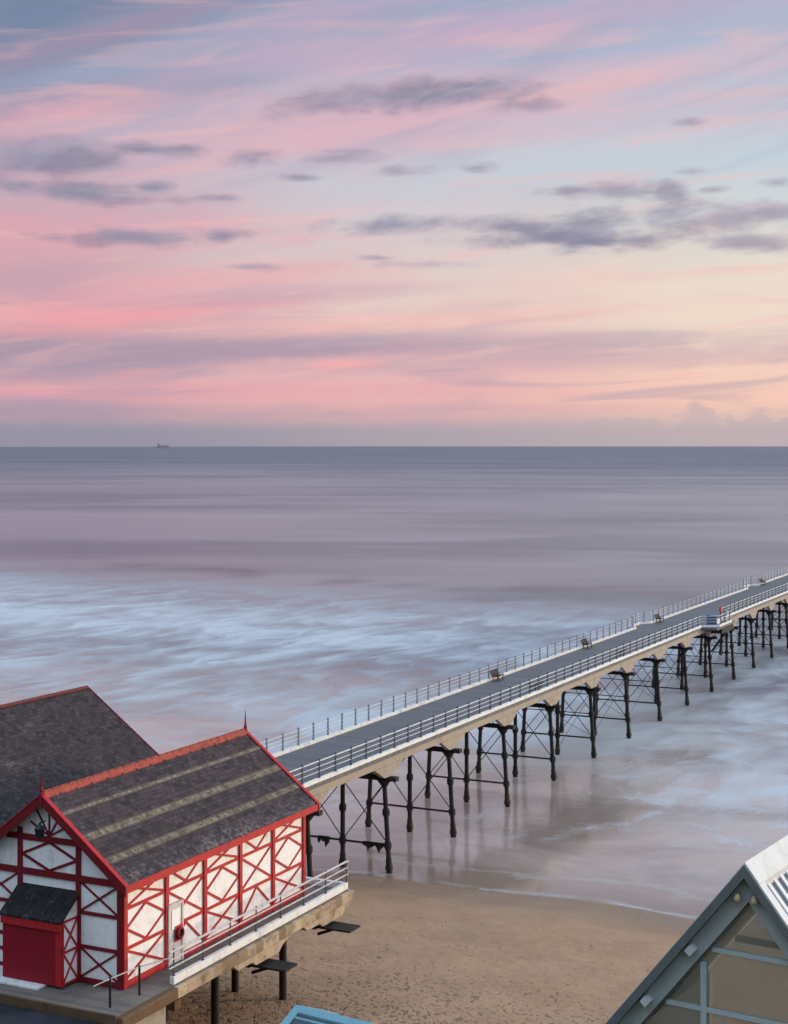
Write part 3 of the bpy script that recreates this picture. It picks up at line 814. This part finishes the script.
for i in range(20):
    t = 2 * math.pi * i / 20; ringv = []
    for j in range(8):
        q = 2 * math.pi * j / 8; r_ = 0.19 + 0.055 * math.cos(q)
        ringv.append(me.verts.new((0.06 * math.sin(q), r_ * math.cos(t), r_ * math.sin(t))))
    tor.append(ringv)
for i in range(20):
    for j in range(8):
        me.faces.new((tor[i][j], tor[(i + 1) % 20][j], tor[(i + 1) % 20][(j + 1) % 8], tor[i][(j + 1) % 8]))
mm = MB(); mm.b.free(); mm.b = me
mm.build('ring', 'maroon', lb, smooth=True)
MB().box(-0.075, -0.062, -0.26, 0.26, -0.3, 0.3).build('backing_board', 'red', lb)

# ------------------------------------------------------------------ larger hall behind
NB, DB0, DB1 = -46.93, 44.9, 61.86
RB, SB, EB = 15.85 - DECK, 4.05 / 5.67, 5.67
hall = thing('pier_hall', P(NB, (DB0 + DB1) / 2, DECK + 0.004), 'larger hall with a plain dark slate roof behind the banded roof', 'hall')
LB = (DB1 - DB0) / 2
def rb(x): return RB - SB * abs(x)
WB = EB - 0.45
MB().prism([(-WB, 0), (WB, 0), (WB, rb(WB) - 0.2), (0, RB - 0.2), (-WB, rb(WB) - 0.2)], 'y', -LB + 0.4, LB - 0.4).build('wall', 'white', hall)
rf = MB()
rf.prism([(0.0, RB), (EB, rb(EB)), (EB, rb(EB) - 0.14), (0.0, RB - 0.14)], 'y', -LB, LB)
rf.prism([(0.0, RB), (0.0, RB - 0.14), (-EB, rb(EB) - 0.14), (-EB, rb(EB))], 'y', -LB, LB)
hroof = rf.build('roof', 'slate2', hall)
rt = MB(); y = -LB
while y < LB:
    y2 = min(y + 0.55, LB)
    for sgn in (1, -1):
        rt.prism([(0, RB + 0.09), (sgn * 0.12, RB - 0.01), (sgn * 0.10, RB - 0.05), (0, RB + 0.03)], 'y', y, y2 - 0.012)
    y = y2
rt.build('ridge_tile', 'oldridge', hroof)
for yb, sg in ((LB, 1), (-LB, -1)):
    for s2 in (1, -1):
        x1 = s2 * (EB + 0.05)
        MB().prism([(0, RB + 0.03), (x1, rb(EB + .05) + 0.03), (x1, rb(EB + .05) - 0.34), (0, RB - 0.34)], 'y', yb, yb + sg * 0.07).build('bargeboard', 'maroon', hall)
        MB().box(s2 * (WB - 0.2) if s2 > 0 else s2 * (WB + 0.02), s2 * (WB + 0.02) if s2 > 0 else s2 * (WB - 0.2), yb - sg * 0.4 if sg > 0 else yb + 0.34, yb - 0.34 if sg > 0 else yb + 0.4, 0, 4.0).build('corner_post', 'red', hall)
for s2 in (1, -1):
    MB().box(min(s2 * EB, s2 * (EB + 0.08)), max(s2 * EB, s2 * (EB + 0.08)), -LB, LB, rb(EB) - 0.28, rb(EB) - 0.02).build('fascia', 'red', hall)

# ------------------------------------------------------------------ pier
N0, N1 = -50.7, -44.4
D0, D1 = 62.05, 258.0
pier = thing('pier', P(-47.55, D0, 0), 'long iron legged pier with a grey deck and white kerbs running out to sea', 'pier')
# local: x = n+47.55, y = d-D0
XL, XR, LEN = N0 + 47.55, N1 + 47.55, D1 - D0
deck = MB().box(XL, XR, 0, LEN, 7.44, DECK).build('deck', 'deck', pier)
BAYS_R = [(168.5, 176.5)]; BAYS_L = [(164.0, 169.5), (216.5, 222.5)]
BWS = {1: 1.7, -1: 0.9}
for a, b_ in BAYS_R: MB().box(XR + 0.002, XR + BWS[1], a - D0, b_ - D0, 7.44, DECK - 0.004).build('bay_deck', 'deck', pier)
for a, b_ in BAYS_L: MB().box(XL - BWS[-1], XL - 0.002, a - D0, b_ - D0, 7.44, DECK - 0.004).build('bay_deck', 'deck', pier)
def kerb_line(side):
    """runs of deck edge as (x0,y0,x1,y1) with the bays stepping out"""
    x = XR if side > 0 else XL; bays = BAYS_R if side > 0 else BAYS_L
    pts = [(x, 0.0)]
    for a, b_ in bays:
        pts += [(x, a - D0), (x + side * BWS[side], a - D0 + 1.2), (x + side * BWS[side], b_ - D0 - 1.2), (x, b_ - D0)]
    pts.append((x, LEN)); return pts
for side in (1, -1):
    pts = kerb_line(side)
    mb = MB()
    for (xa, ya), (xb, yb) in zip(pts, pts[1:]):
        i_ = -side * 0.12
        mb.bar((xa + i_, ya, DECK + 0.115), (xb + i_, yb, DECK + 0.115), 0.2, 0.225)
    mb.build('kerb', 'kerb', pier)
    rl = MB()
    for (xa, ya), (xb, yb) in zip(pts, pts[1:]):
        i_ = -side * 0.12
        for z, r_ in ((0.45, 0.02), (0.72, 0.02), (1.0, 0.024)) if side < 0 else ((0.40, 0.026), (0.70, 0.026), (1.02, 0.042)):
            rl.tube((xa + i_, ya, DECK + 0.2 + z), (xb + i_, yb, DECK + 0.2 + z), r_, n=6)
    rail = rl.build('railing', 'pierrail', pier)
    # posts every 2 m along the line
    tot = 0.0; nxt = 0.6; first = None
    for (xa, ya), (xb, yb) in zip(pts, pts[1:]):
        L_ = math.hypot(xb - xa, yb - ya)
        while nxt <= tot + L_:
            f_ = (nxt - tot) / L_
            px_, py_ = xa + (xb - xa) * f_ - side * 0.12, ya + (yb - ya) * f_
            if first is None:
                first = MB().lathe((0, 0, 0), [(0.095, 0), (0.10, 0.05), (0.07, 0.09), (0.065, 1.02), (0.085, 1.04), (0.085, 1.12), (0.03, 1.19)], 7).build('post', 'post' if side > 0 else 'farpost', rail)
                p_ = first
            else:
                p_ = first.copy(); COL.objects.link(p_); p_.parent = rail
            p_.location = (px_, py_, DECK + 0.228)
            nxt += 2.05
        tot += L_
# longitudinal girders with corbels at every trestle
TD = [80.0 + 10.3 * i for i in range(18) if 80.0 + 10.3 * i < D1 - 1]
for x in (XR - 0.12, XL + 0.12, 0.0):
    mb = MB().box(x - 0.10, x + 0.10, 0, LEN, 7.0, 7.436)
    for d_ in TD:
        y = d_ - D0
        mb.prism([(y - 2.1, 6.998), (y - 0.7, 6.26), (y + 0.7, 6.26), (y + 2.1, 6.998)], 'x', x - 0.16, x + 0.16)
    mb.build('girder', 'cream', pier)
def trestle(d_, first=False):
    y = d_ - D0
    off_ = d_ - 89
    zb = -1.2
    bay = any(a - 1 < d_ < b_ + 1 for a, b_ in BAYS_R)
    ch = MB().box(-3.75, 3.75, y - 0.24, y + 0.24, 5.98, 6.256)
    if bay: ch.box(3.752, 5.0, y - 2.6, y + 2.6, 6.9, 7.43).bar((3.2, y - 0.3, 4.6), (4.8, y - 0.3, 6.89), 0.16, 0.16).bar((3.2, y + 0.3, 4.6), (4.8, y + 0.3, 6.89), 0.16, 0.16)
    ch = ch.build('trestle', 'iron', pier)
    legs = [(2.8, 3.18), (-0.25, -0.25), (-3.3, -3.6)]
    for xt, xf in legs:
        def at(z): return xf + (xt - xf) * (z / 5.98)
        mb = MB()
        # raked pile with collar joints
        def seg(z0, z1, r0, r1): mb.tube((at(z0), y, z0), (at(z1), y, z1), r0, r1, 12)
        seg(0.9, 5.55, 0.165, 0.155); seg(5.55, 5.98, 0.17, 0.46)
        for z in (1.75, 3.9): seg(z - 0.16, z + 0.16, 0.25, 0.25); seg(z - 0.24, z - 0.161, 0.21, 0.21); seg(z + 0.161, z + 0.24, 0.21, 0.21)
        pile_ = mb.build('pile', 'iron', ch)
        mb = MB(); mb.tube((at(zb), y, zb), (at(0.9), y, 0.9), 0.21, 0.20, 12); mb.tube((at(0.2), y, 0.2), (at(0.5), y, 0.5), 0.27, 0.24, 12)
        mb.build('pile_foot', 'ironwet', ch)
    def lx(i, z): return legs[i][1] + (legs[i][0] - legs[i][1]) * (z / 5.98)
    mb = MB()
    for i, j in ((0, 1), (1, 2)):
        mb.tube((lx(i, 1.8), y + 0.05, 1.8), (lx(j, 5.7), y + 0.05, 5.7), 0.035, n=6); mb.tube((lx(i, 5.7), y - 0.05, 5.7), (lx(j, 1.8), y - 0.05, 1.8), 0.035, n=6)
    mb.build('cross_brace', 'iron', ch)
    mb = MB().bar((lx(0, 1.75), y, 1.75), (lx(2, 1.75), y, 1.75), 0.10, 0.12)
    if d_ > 125: mb.bar((lx(0, 3.9), y, 3.9), (lx(2, 3.9), y, 3.9), 0.07, 0.07)
    mb.build('tie_bar', 'iron', ch)
for d_ in TD: trestle(d_)
# rods running lengthwise
mb = MB()
for a, b_ in zip(TD[4:], TD[5:]):
    for x in (2.9,):
        mb.tube((x, a - D0, 5.6), (x + 0.1, b_ - D0, 1.9), 0.02, n=5); mb.tube((x + 0.1, a - D0, 1.9), (x, b_ - D0, 5.6), 0.02, n=5)
mb.build('long_brace', 'iron', pier)

# weed hanging from the first tie bars
def weed(n_, d_, z, ln, label):
    mb = MB(); rnd = random.Random(int(n_ * 10))
    for i in range(int(ln * 26)):
        x = -ln / 2 + ln * i / (ln * 26) + rnd.uniform(-.03, .03); h = rnd.uniform(0.1, 0.55) * (0.6 + 0.4 * math.sin(x * 9))
        h = abs(h) + 0.05
        mb.prism([(x - 0.05, 0.09), (x + 0.05, 0.09), (x + 0.03, -h * 0.6), (x + 0.005, -h), (x - 0.035, -h * 0.5)], 'y', rnd.uniform(-.14, -.07), rnd.uniform(.07, .14))
    o = mb.build('seaweed', 'ironwet'); o.location = P(n_, d_, z); o.rotation_euler = (0, 0, -TH)
    tag(o, label, 'seaweed')
weed(-45.3, TD[1], 1.75, 1.9, 'thick dark seaweed draped on the tie bar beside the near pile')
weed(-49.2, TD[1], 1.75, 0.8, 'small tuft of dark seaweed on the tie bar close to the pavilion corner')

# benches along the deck
def bench():
    b0 = thing('bench', (0, 0, 0), 'x', 'bench', -TH, 'benches along the pier deck')
    mb = MB()
    for i in range(4): mb.box(-0.30 + i * 0.15, -0.17 + i * 0.15, -0.95, 0.95, 0.44, 0.48)
    mb.build('seat', 'bench', b0)
    mb = MB()
    for i in range(4): mb.bar((-0.33 - i * 0.05, -0.95, 0.55 + i * 0.145), (-0.33 - i * 0.05, 0.95, 0.55 + i * 0.145), 0.05, 0.13)
    mb.build('backrest', 'bench', b0)
    for y in (-0.7, 0.7):
        mb = MB().box(-0.30, -0.23, y - 0.03, y + 0.03, 0, 0.438).box(0.2, 0.27, y - 0.03, y + 0.03, 0, 0.438).bar((-0.30, y, 0.42), (-0.46, y, 0.98), 0.05, 0.05).bar((-0.3, y, 0.66), (0.27, y, 0.66), 0.05, 0.04).box(0.2, 0.25, y - 0.025, y + 0.025, 0.48, 0.66)
        mb.build('end_frame', 'black', b0)
    return b0
b0 = bench(); first = True
for n_, d_, flip, lab in [
        (-50.0, 122.8, 0, 'dark bench on the seaward side rail, nearest of the benches against the far rail'),
        (-50.0, 146.2, 0, 'dark bench against the far rail, between the nearest bench and the first far side bay'),
        (-50.0, 171.5, 0, 'dark bench against the far rail just past the first far side bay'),
        (-50.0, 224.0, 0, 'dark bench against the far rail by the second far side bay near the picture edge'),
        (-45.1, 118.8, 1, 'brown bench against the near rail, opposite the first far rail bench'),
        (-45.1, 141.3, 1, 'brown bench against the near rail, closer to the bay with the blue cabinet')]:
    b_ = b0 if first else copy_tree(b0); first = False
    b_.location = P(n_, d_, DECK + 0.002); b_.rotation_euler.z = -TH + (math.pi if flip else 0); b_['label'] = lab; b_.scale = (0.85, 0.85, 0.85)
cb_ = thing('cabinet', P(-43.75, 171.2, DECK + 0.002), 'small blue cabinet with a sloping lid in the bay of the pier', 'cabinet')
MB().box(-0.5, 0.5, -0.9, 0.9, 0, 0.95).build('body', 'bluebox', cb_, bevel=0.02)
MB().prism([(-0.55, 0.953), (0.55, 0.953), (0.55, 1.1), (-0.55, 1.25)], 'y', -0.95, 0.95).build('lid', 'bluebox', cb_)
MB().box(0.502, 0.52, -0.6, 0.6, 0.2, 0.75).build('door', 'white', cb_)
sg = thing('lifebuoy_post', P(-43.6, 173.6, DECK + 0.002), 'red lifebuoy housing on a post behind the blue cabinet', 'lifebuoy post')
MB().box(-0.04, 0.04, -0.04, 0.04, 0, 1.2).build('post', 'post', sg)
MB().prism([(0.36 * math.cos(t), 1.5 + 0.36 * math.sin(t)) for t in [math.pi * 2 * i / 16 for i in range(16)]], 'x', -0.09, 0.09).build('housing', 'red', sg, bevel=0.02)

# ------------------------------------------------------------------ glazed gable station, lower right
T2 = math.atan(1000 / 1550)
AX = Vector((0.2265 * 30, 30, 0)); AZ = CAMZ - 422 * 30 / 1550
BASE = 9.0
gs = thing('glazed_station', (AX.x, AX.y, BASE), 'steep glass gabled station with grey steel rafters and white edged metal roof', 'station', -T2)
AH = AZ - BASE                     # apex height
PS = 1.25; HWG = 3.6; DEP = 7.0; OVG = 0.34
def rg(x): return AH - PS * abs(x)
k_ = math.sqrt(1 + PS * PS)
def slab(mb, x0, x1, t0, t1, y0, y1):
    """sloping slab both sides between |x0| and |x1|, from t0 to t1 below the roof line (measured square to it)"""
    for s2 in (1, -1):
        mb.prism([(s2 * x0, rg(x0) - t0 * k_), (s2 * x1, rg(x1) - t0 * k_), (s2 * x1, rg(x1) - t1 * k_), (s2 * x0, rg(x0) - t1 * k_)], 'y', y0, y1)
    return mb
slab(MB(), 0, HWG, 0.02, 0.10, 0.02, DEP).build('roof', 'zinc', gs)
rs = MB()
for s2 in (1, -1):
    y = 0.42
    while y < DEP:
        rs.prism([(s2 * 0.18, rg(0.18) + 0.012 * k_), (s2 * HWG, rg(HWG) + 0.012 * k_), (s2 * HWG, rg(HWG) - 0.022 * k_), (s2 * 0.18, rg(0.18) - 0.022 * k_)], 'y', y, y + 0.14)
        y += 0.36
rs.build('roof_seam', 'seam', gs)
fl = slab(MB(), 0, 0.30, -0.07, 0.018, -0.02, DEP + 0.02); fl.build('ridge_flashing', 'whitemetal', gs)
fl = slab(MB(), 0.301, HWG, -0.06, 0.018, -0.02, 0.24); fl.build('verge_flashing', 'whitemetal', gs)
slab(MB(), 0, HWG + 0.02, -0.045, 0.115, -0.07, -0.022).build('bargeboard', 'greymetal', gs)
slab(MB(), 0, HWG, 0.10, 0.112, -0.02, DEP).build('soffit', 'greymetal', gs)
GY = OVG                            # glass plane, set back under the verge
slab(MB(), 0, HWG, 0.114, 0.44, GY - 0.16, GY + 0.05).build('rafter', 'lightgrey', gs)
slab(MB(), 0.0, HWG, 0.442, 0.48, GY - 0.05, GY + 0.04).build('glazing_bead', 'greymetal', gs)
for xx in (1.13, 2.08):
    z = rg(xx) - 0.24 * k_
    MB().bar((-xx, -0.05, z), (-xx, GY - 0.17, z), 0.15, 0.15, up=(-PS, 0, 1)).build('purlin_end', 'silver', gs)
    MB().bar((xx, -0.05, z), (xx, GY - 0.17, z), 0.15, 0.15, up=(PS, 0, 1)).build('purlin_end', 'silver', gs)
for xx in (-0.17, 0.17):
    MB().lathe((xx, GY - 0.30, AH - 0.72), [(0.03, 0.03), (0.065, 0.04), (0.075, 0.10), (0.04, 0.19)], 8).tube((xx, GY - 0.3, AH - 0.56), (xx, GY - 0.17, AH - 0.56), 0.025, n=6).build('spot_lamp', 'brass', gs, smooth=True)
zin = AH - 0.5 * k_
def gl_z(x): return rg(x) - 0.505 * k_
gp = [(0, gl_z(0)), (HWG - 0.35, gl_z(HWG - 0.35)), (HWG - 0.35, 0.3), (-HWG + 0.35, 0.3), (-HWG + 0.35, gl_z(HWG - 0.35))]
MB().prism(gp, 'y', GY, GY + 0.024).build('glass', 'glass', gs)
for xx in (-0.97, 0.97, -2.5, 2.5):
    MB().box(xx - 0.06, xx + 0.06, GY - 0.045, GY + 0.07, 0.3, gl_z(abs(xx) + 0.06) + 0.02).build('mullion', 'bluegrey', gs)
for dz_ in (1.80, 3.02, 4.24, 5.46, 6.7):
    z = AH - dz_; lim = min((AH - 0.505 * k_ - z) / PS, HWG - 0.35)
    xs = [-lim] + [v for v in (-2.5, -0.97, 0.97, 2.5) if abs(v) < lim] + [lim]
    for a, b_ in zip(xs, xs[1:]):
        pa = 0.061 if abs(a) < lim else 0.0; pb = 0.061 if abs(b_) < lim else 0.0
        MB().box(a + pa, b_ - pb, GY - 0.035, GY + 0.06, z - 0.045, z + 0.045).build('transom', 'bluegrey', gs)
# body
zw = rg(HWG - 0.25) - 0.2 * k_
for s2 in (1, -1):
    MB().box(min(s2 * (HWG - 0.30), s2 * (HWG - 0.12)), max(s2 * (HWG - 0.30), s2 * (HWG - 0.12)), GY - 0.1, DEP - 0.2, 0, zw).build('side_wall', 'lightgrey', gs)
MB().prism([(-HWG + 0.31, 0.0), (HWG - 0.31, 0.0), (HWG - 0.31, rg(HWG - .31) - 0.17 * k_), (0, AH - 0.17 * k_), (-HWG + 0.31, rg(HWG - .31) - 0.17 * k_)], 'y', DEP - 0.40, DEP - 0.376).build('back_glass', 'glass', gs)
MB().box(-HWG + 0.31, HWG - 0.31, GY + 0.1, DEP - 0.45, 0.3, 0.5).build('floor', 'beige', gs)
MB().box(-HWG + 0.29, HWG - 0.29, GY - 0.08, GY + 0.1, 0.0, 0.298).build('sill', 'lightgrey', gs)
mb = MB().box(-0.1, 0.1, DEP - 0.62, DEP - 0.41, 0.5, AH - 0.5).bar((-2.6, DEP - 0.5, 7.0), (2.6, DEP - 0.5, 7.0), 0.12, 0.14).bar((-2.9, DEP - 0.5, 4.2), (2.9, DEP - 0.5, 4.2), 0.12, 0.14)
mb.build('inner_frame', 'greymetal', gs)

# ------------------------------------------------------------------ turquoise hut at the foot of the picture
hx, hy = (297 - 394) / 1550 * 48, 48.0
hz = CAMZ - 561 * 48 / 1550
hut = thing('turquoise_hut', (hx, hy, PROM), 'turquoise hut roof corner rising from the promenade below the sand', 'hut', -T2)
hh_ = hz - PROM; HLn = 5.0; HD = 1.9; sp = 0.42
MB().prism([(-HD + .25, 0), (HD - .25, 0), (HD - .25, hh_ - sp * (HD - .25) - .17), (0, hh_ - .17), (-HD + .25, hh_ - sp * (HD - .25) - .17)], 'x', 0.2, HLn - 0.2).build('wall', 'turquoise', hut)
rf = MB()
for s2 in (1, -1):
    rf.prism([(0, hh_), (s2 * HD, hh_ - sp * HD), (s2 * HD, hh_ - sp * HD - .15), (0, hh_ - .15)], 'x', 0, HLn)
hr_ = rf.build('roof', 'zinc', hut)
fr = MB()
for s2 in (1, -1):
    for x0, x1 in ((-0.04, 0.24), (HLn - 0.24, HLn + 0.04)):
        fr.prism([(0, hh_ + .07), (s2 * HD, hh_ - sp * HD + .07), (s2 * HD, hh_ - sp * HD + .002), (0, hh_ + .002)], 'x', x0, x1)
    fr.prism([(0, hh_ + .068), (s2 * .26, hh_ - sp * .26 + .068), (s2 * .26, hh_ - sp * .26 + .002), (0, hh_ + .002)], 'x', 0.242, HLn - 0.242)
    fr.prism([(s2 * .40, hh_ - sp * .40 + .05), (s2 * .46, hh_ - sp * .46 + .05), (s2 * .46, hh_ - sp * .46 + .002), (s2 * .40, hh_ - sp * .40 + .002)], 'x', 0.242, HLn - 0.242)
fr.build('roof_frame', 'turquoise', hr_)
MB().box(1.6, 2.6, -HD + 0.2, -HD + 0.248, 0.02, 1.95).build('door', 'white', hut)

# ------------------------------------------------------------------ dark shingle at the top of the beach
rnd = random.Random(3)
def stones():
    b = bmesh.new(); bmesh.ops.create_icosphere(b, subdivisions=1, radius=1.0)
    b.verts.index_update(); tv_ = [v.co.copy() for v in b.verts]; tf_ = [[v.index for v in f.verts] for f in b.faces]; b.free()
    vs_, fs_ = [], []
    for i in range(2600):
        c = -31.0 + abs(rnd.gauss(0, 14)) if rnd.random() < 0.5 else rnd.uniform(-48, 20)
        s = 46.0 + abs(rnd.gauss(0, 5.5))
        if s > 75: continue
        r_ = rnd.uniform(0.03, 0.11) * (1.5 if s < 52 else 0.8)
        p = P(c, s, beach_z(c, s) + r_ * 0.15)
        mtx = Matrix.Translation(p) @ Matrix.Rotation(rnd.uniform(0, 6.3), 4, 'Z') @ Matrix.Diagonal((r_ * rnd.uniform(0.8, 1.7), r_, r_ * rnd.uniform(0.35, .6), 1))
        k0 = len(vs_); vs_ += [tuple(mtx @ v) for v in tv_]; fs_ += [tuple(k0 + q for q in f) for f in tf_]
    me = bpy.data.meshes.new('shingle'); me.from_pydata(vs_, [], fs_)
    m, n_, bs = new_mat('dark_shingle'); o_ = n_.pos()
    q = n_.noise(o_, 2.0, 4, .6)
    setp(n_, bs, col=n_.mix(q.ss(.35, .65), (0.035, 0.028, 0.022), (0.12, 0.09, 0.065)), rough=0.8)
    me.materials.append(m); o = bpy.data.objects.new('shingle', me); COL.objects.link(o)
    tag(o, 'dark scattered shingle and weed along the top of the sand', 'shingle', kind='stuff')
stones()

#SHIP on the horizon
sh = thing('cargo_ship', (-3710, 24900, 0), 'dark cargo ship small on the horizon above the open sea', 'ship', 0)
MB().prism([(-56, -3), (52, -3), (60, 14), (46, 12), (-50, 12), (-58, 13)], 'y', -9, 9).build('hull', 'hull', sh)
MB().box(-48, -30, -8, 8, 12.1, 30).box(-46, -32, -9, 9, 30.1, 33).build('bridge', 'hull', sh)
MB().lathe((-42, 0, 33.1), [(2.5, 0), (2.2, 8)], 10).build('funnel', 'hull', sh)
mb = MB()
for x in (-14, 10, 34): mb.box(x - 9, x + 9, -7, 7, 12.1, 20 + (x % 3) * 2)
mb.build('cargo', 'hull', sh)
MB().box(47, 48.2, -.6, .6, 12.5, 27).build('mast', 'hull', sh)

sh.scale = (1.8, 1.8, 1.8)
S.cycles.use_denoising = True
S.cycles.adaptive_threshold = 0.03
S.cycles.max_bounces = 4; S.cycles.transparent_max_bounces = 8
S.cycles.sample_clamp_indirect = 4.0
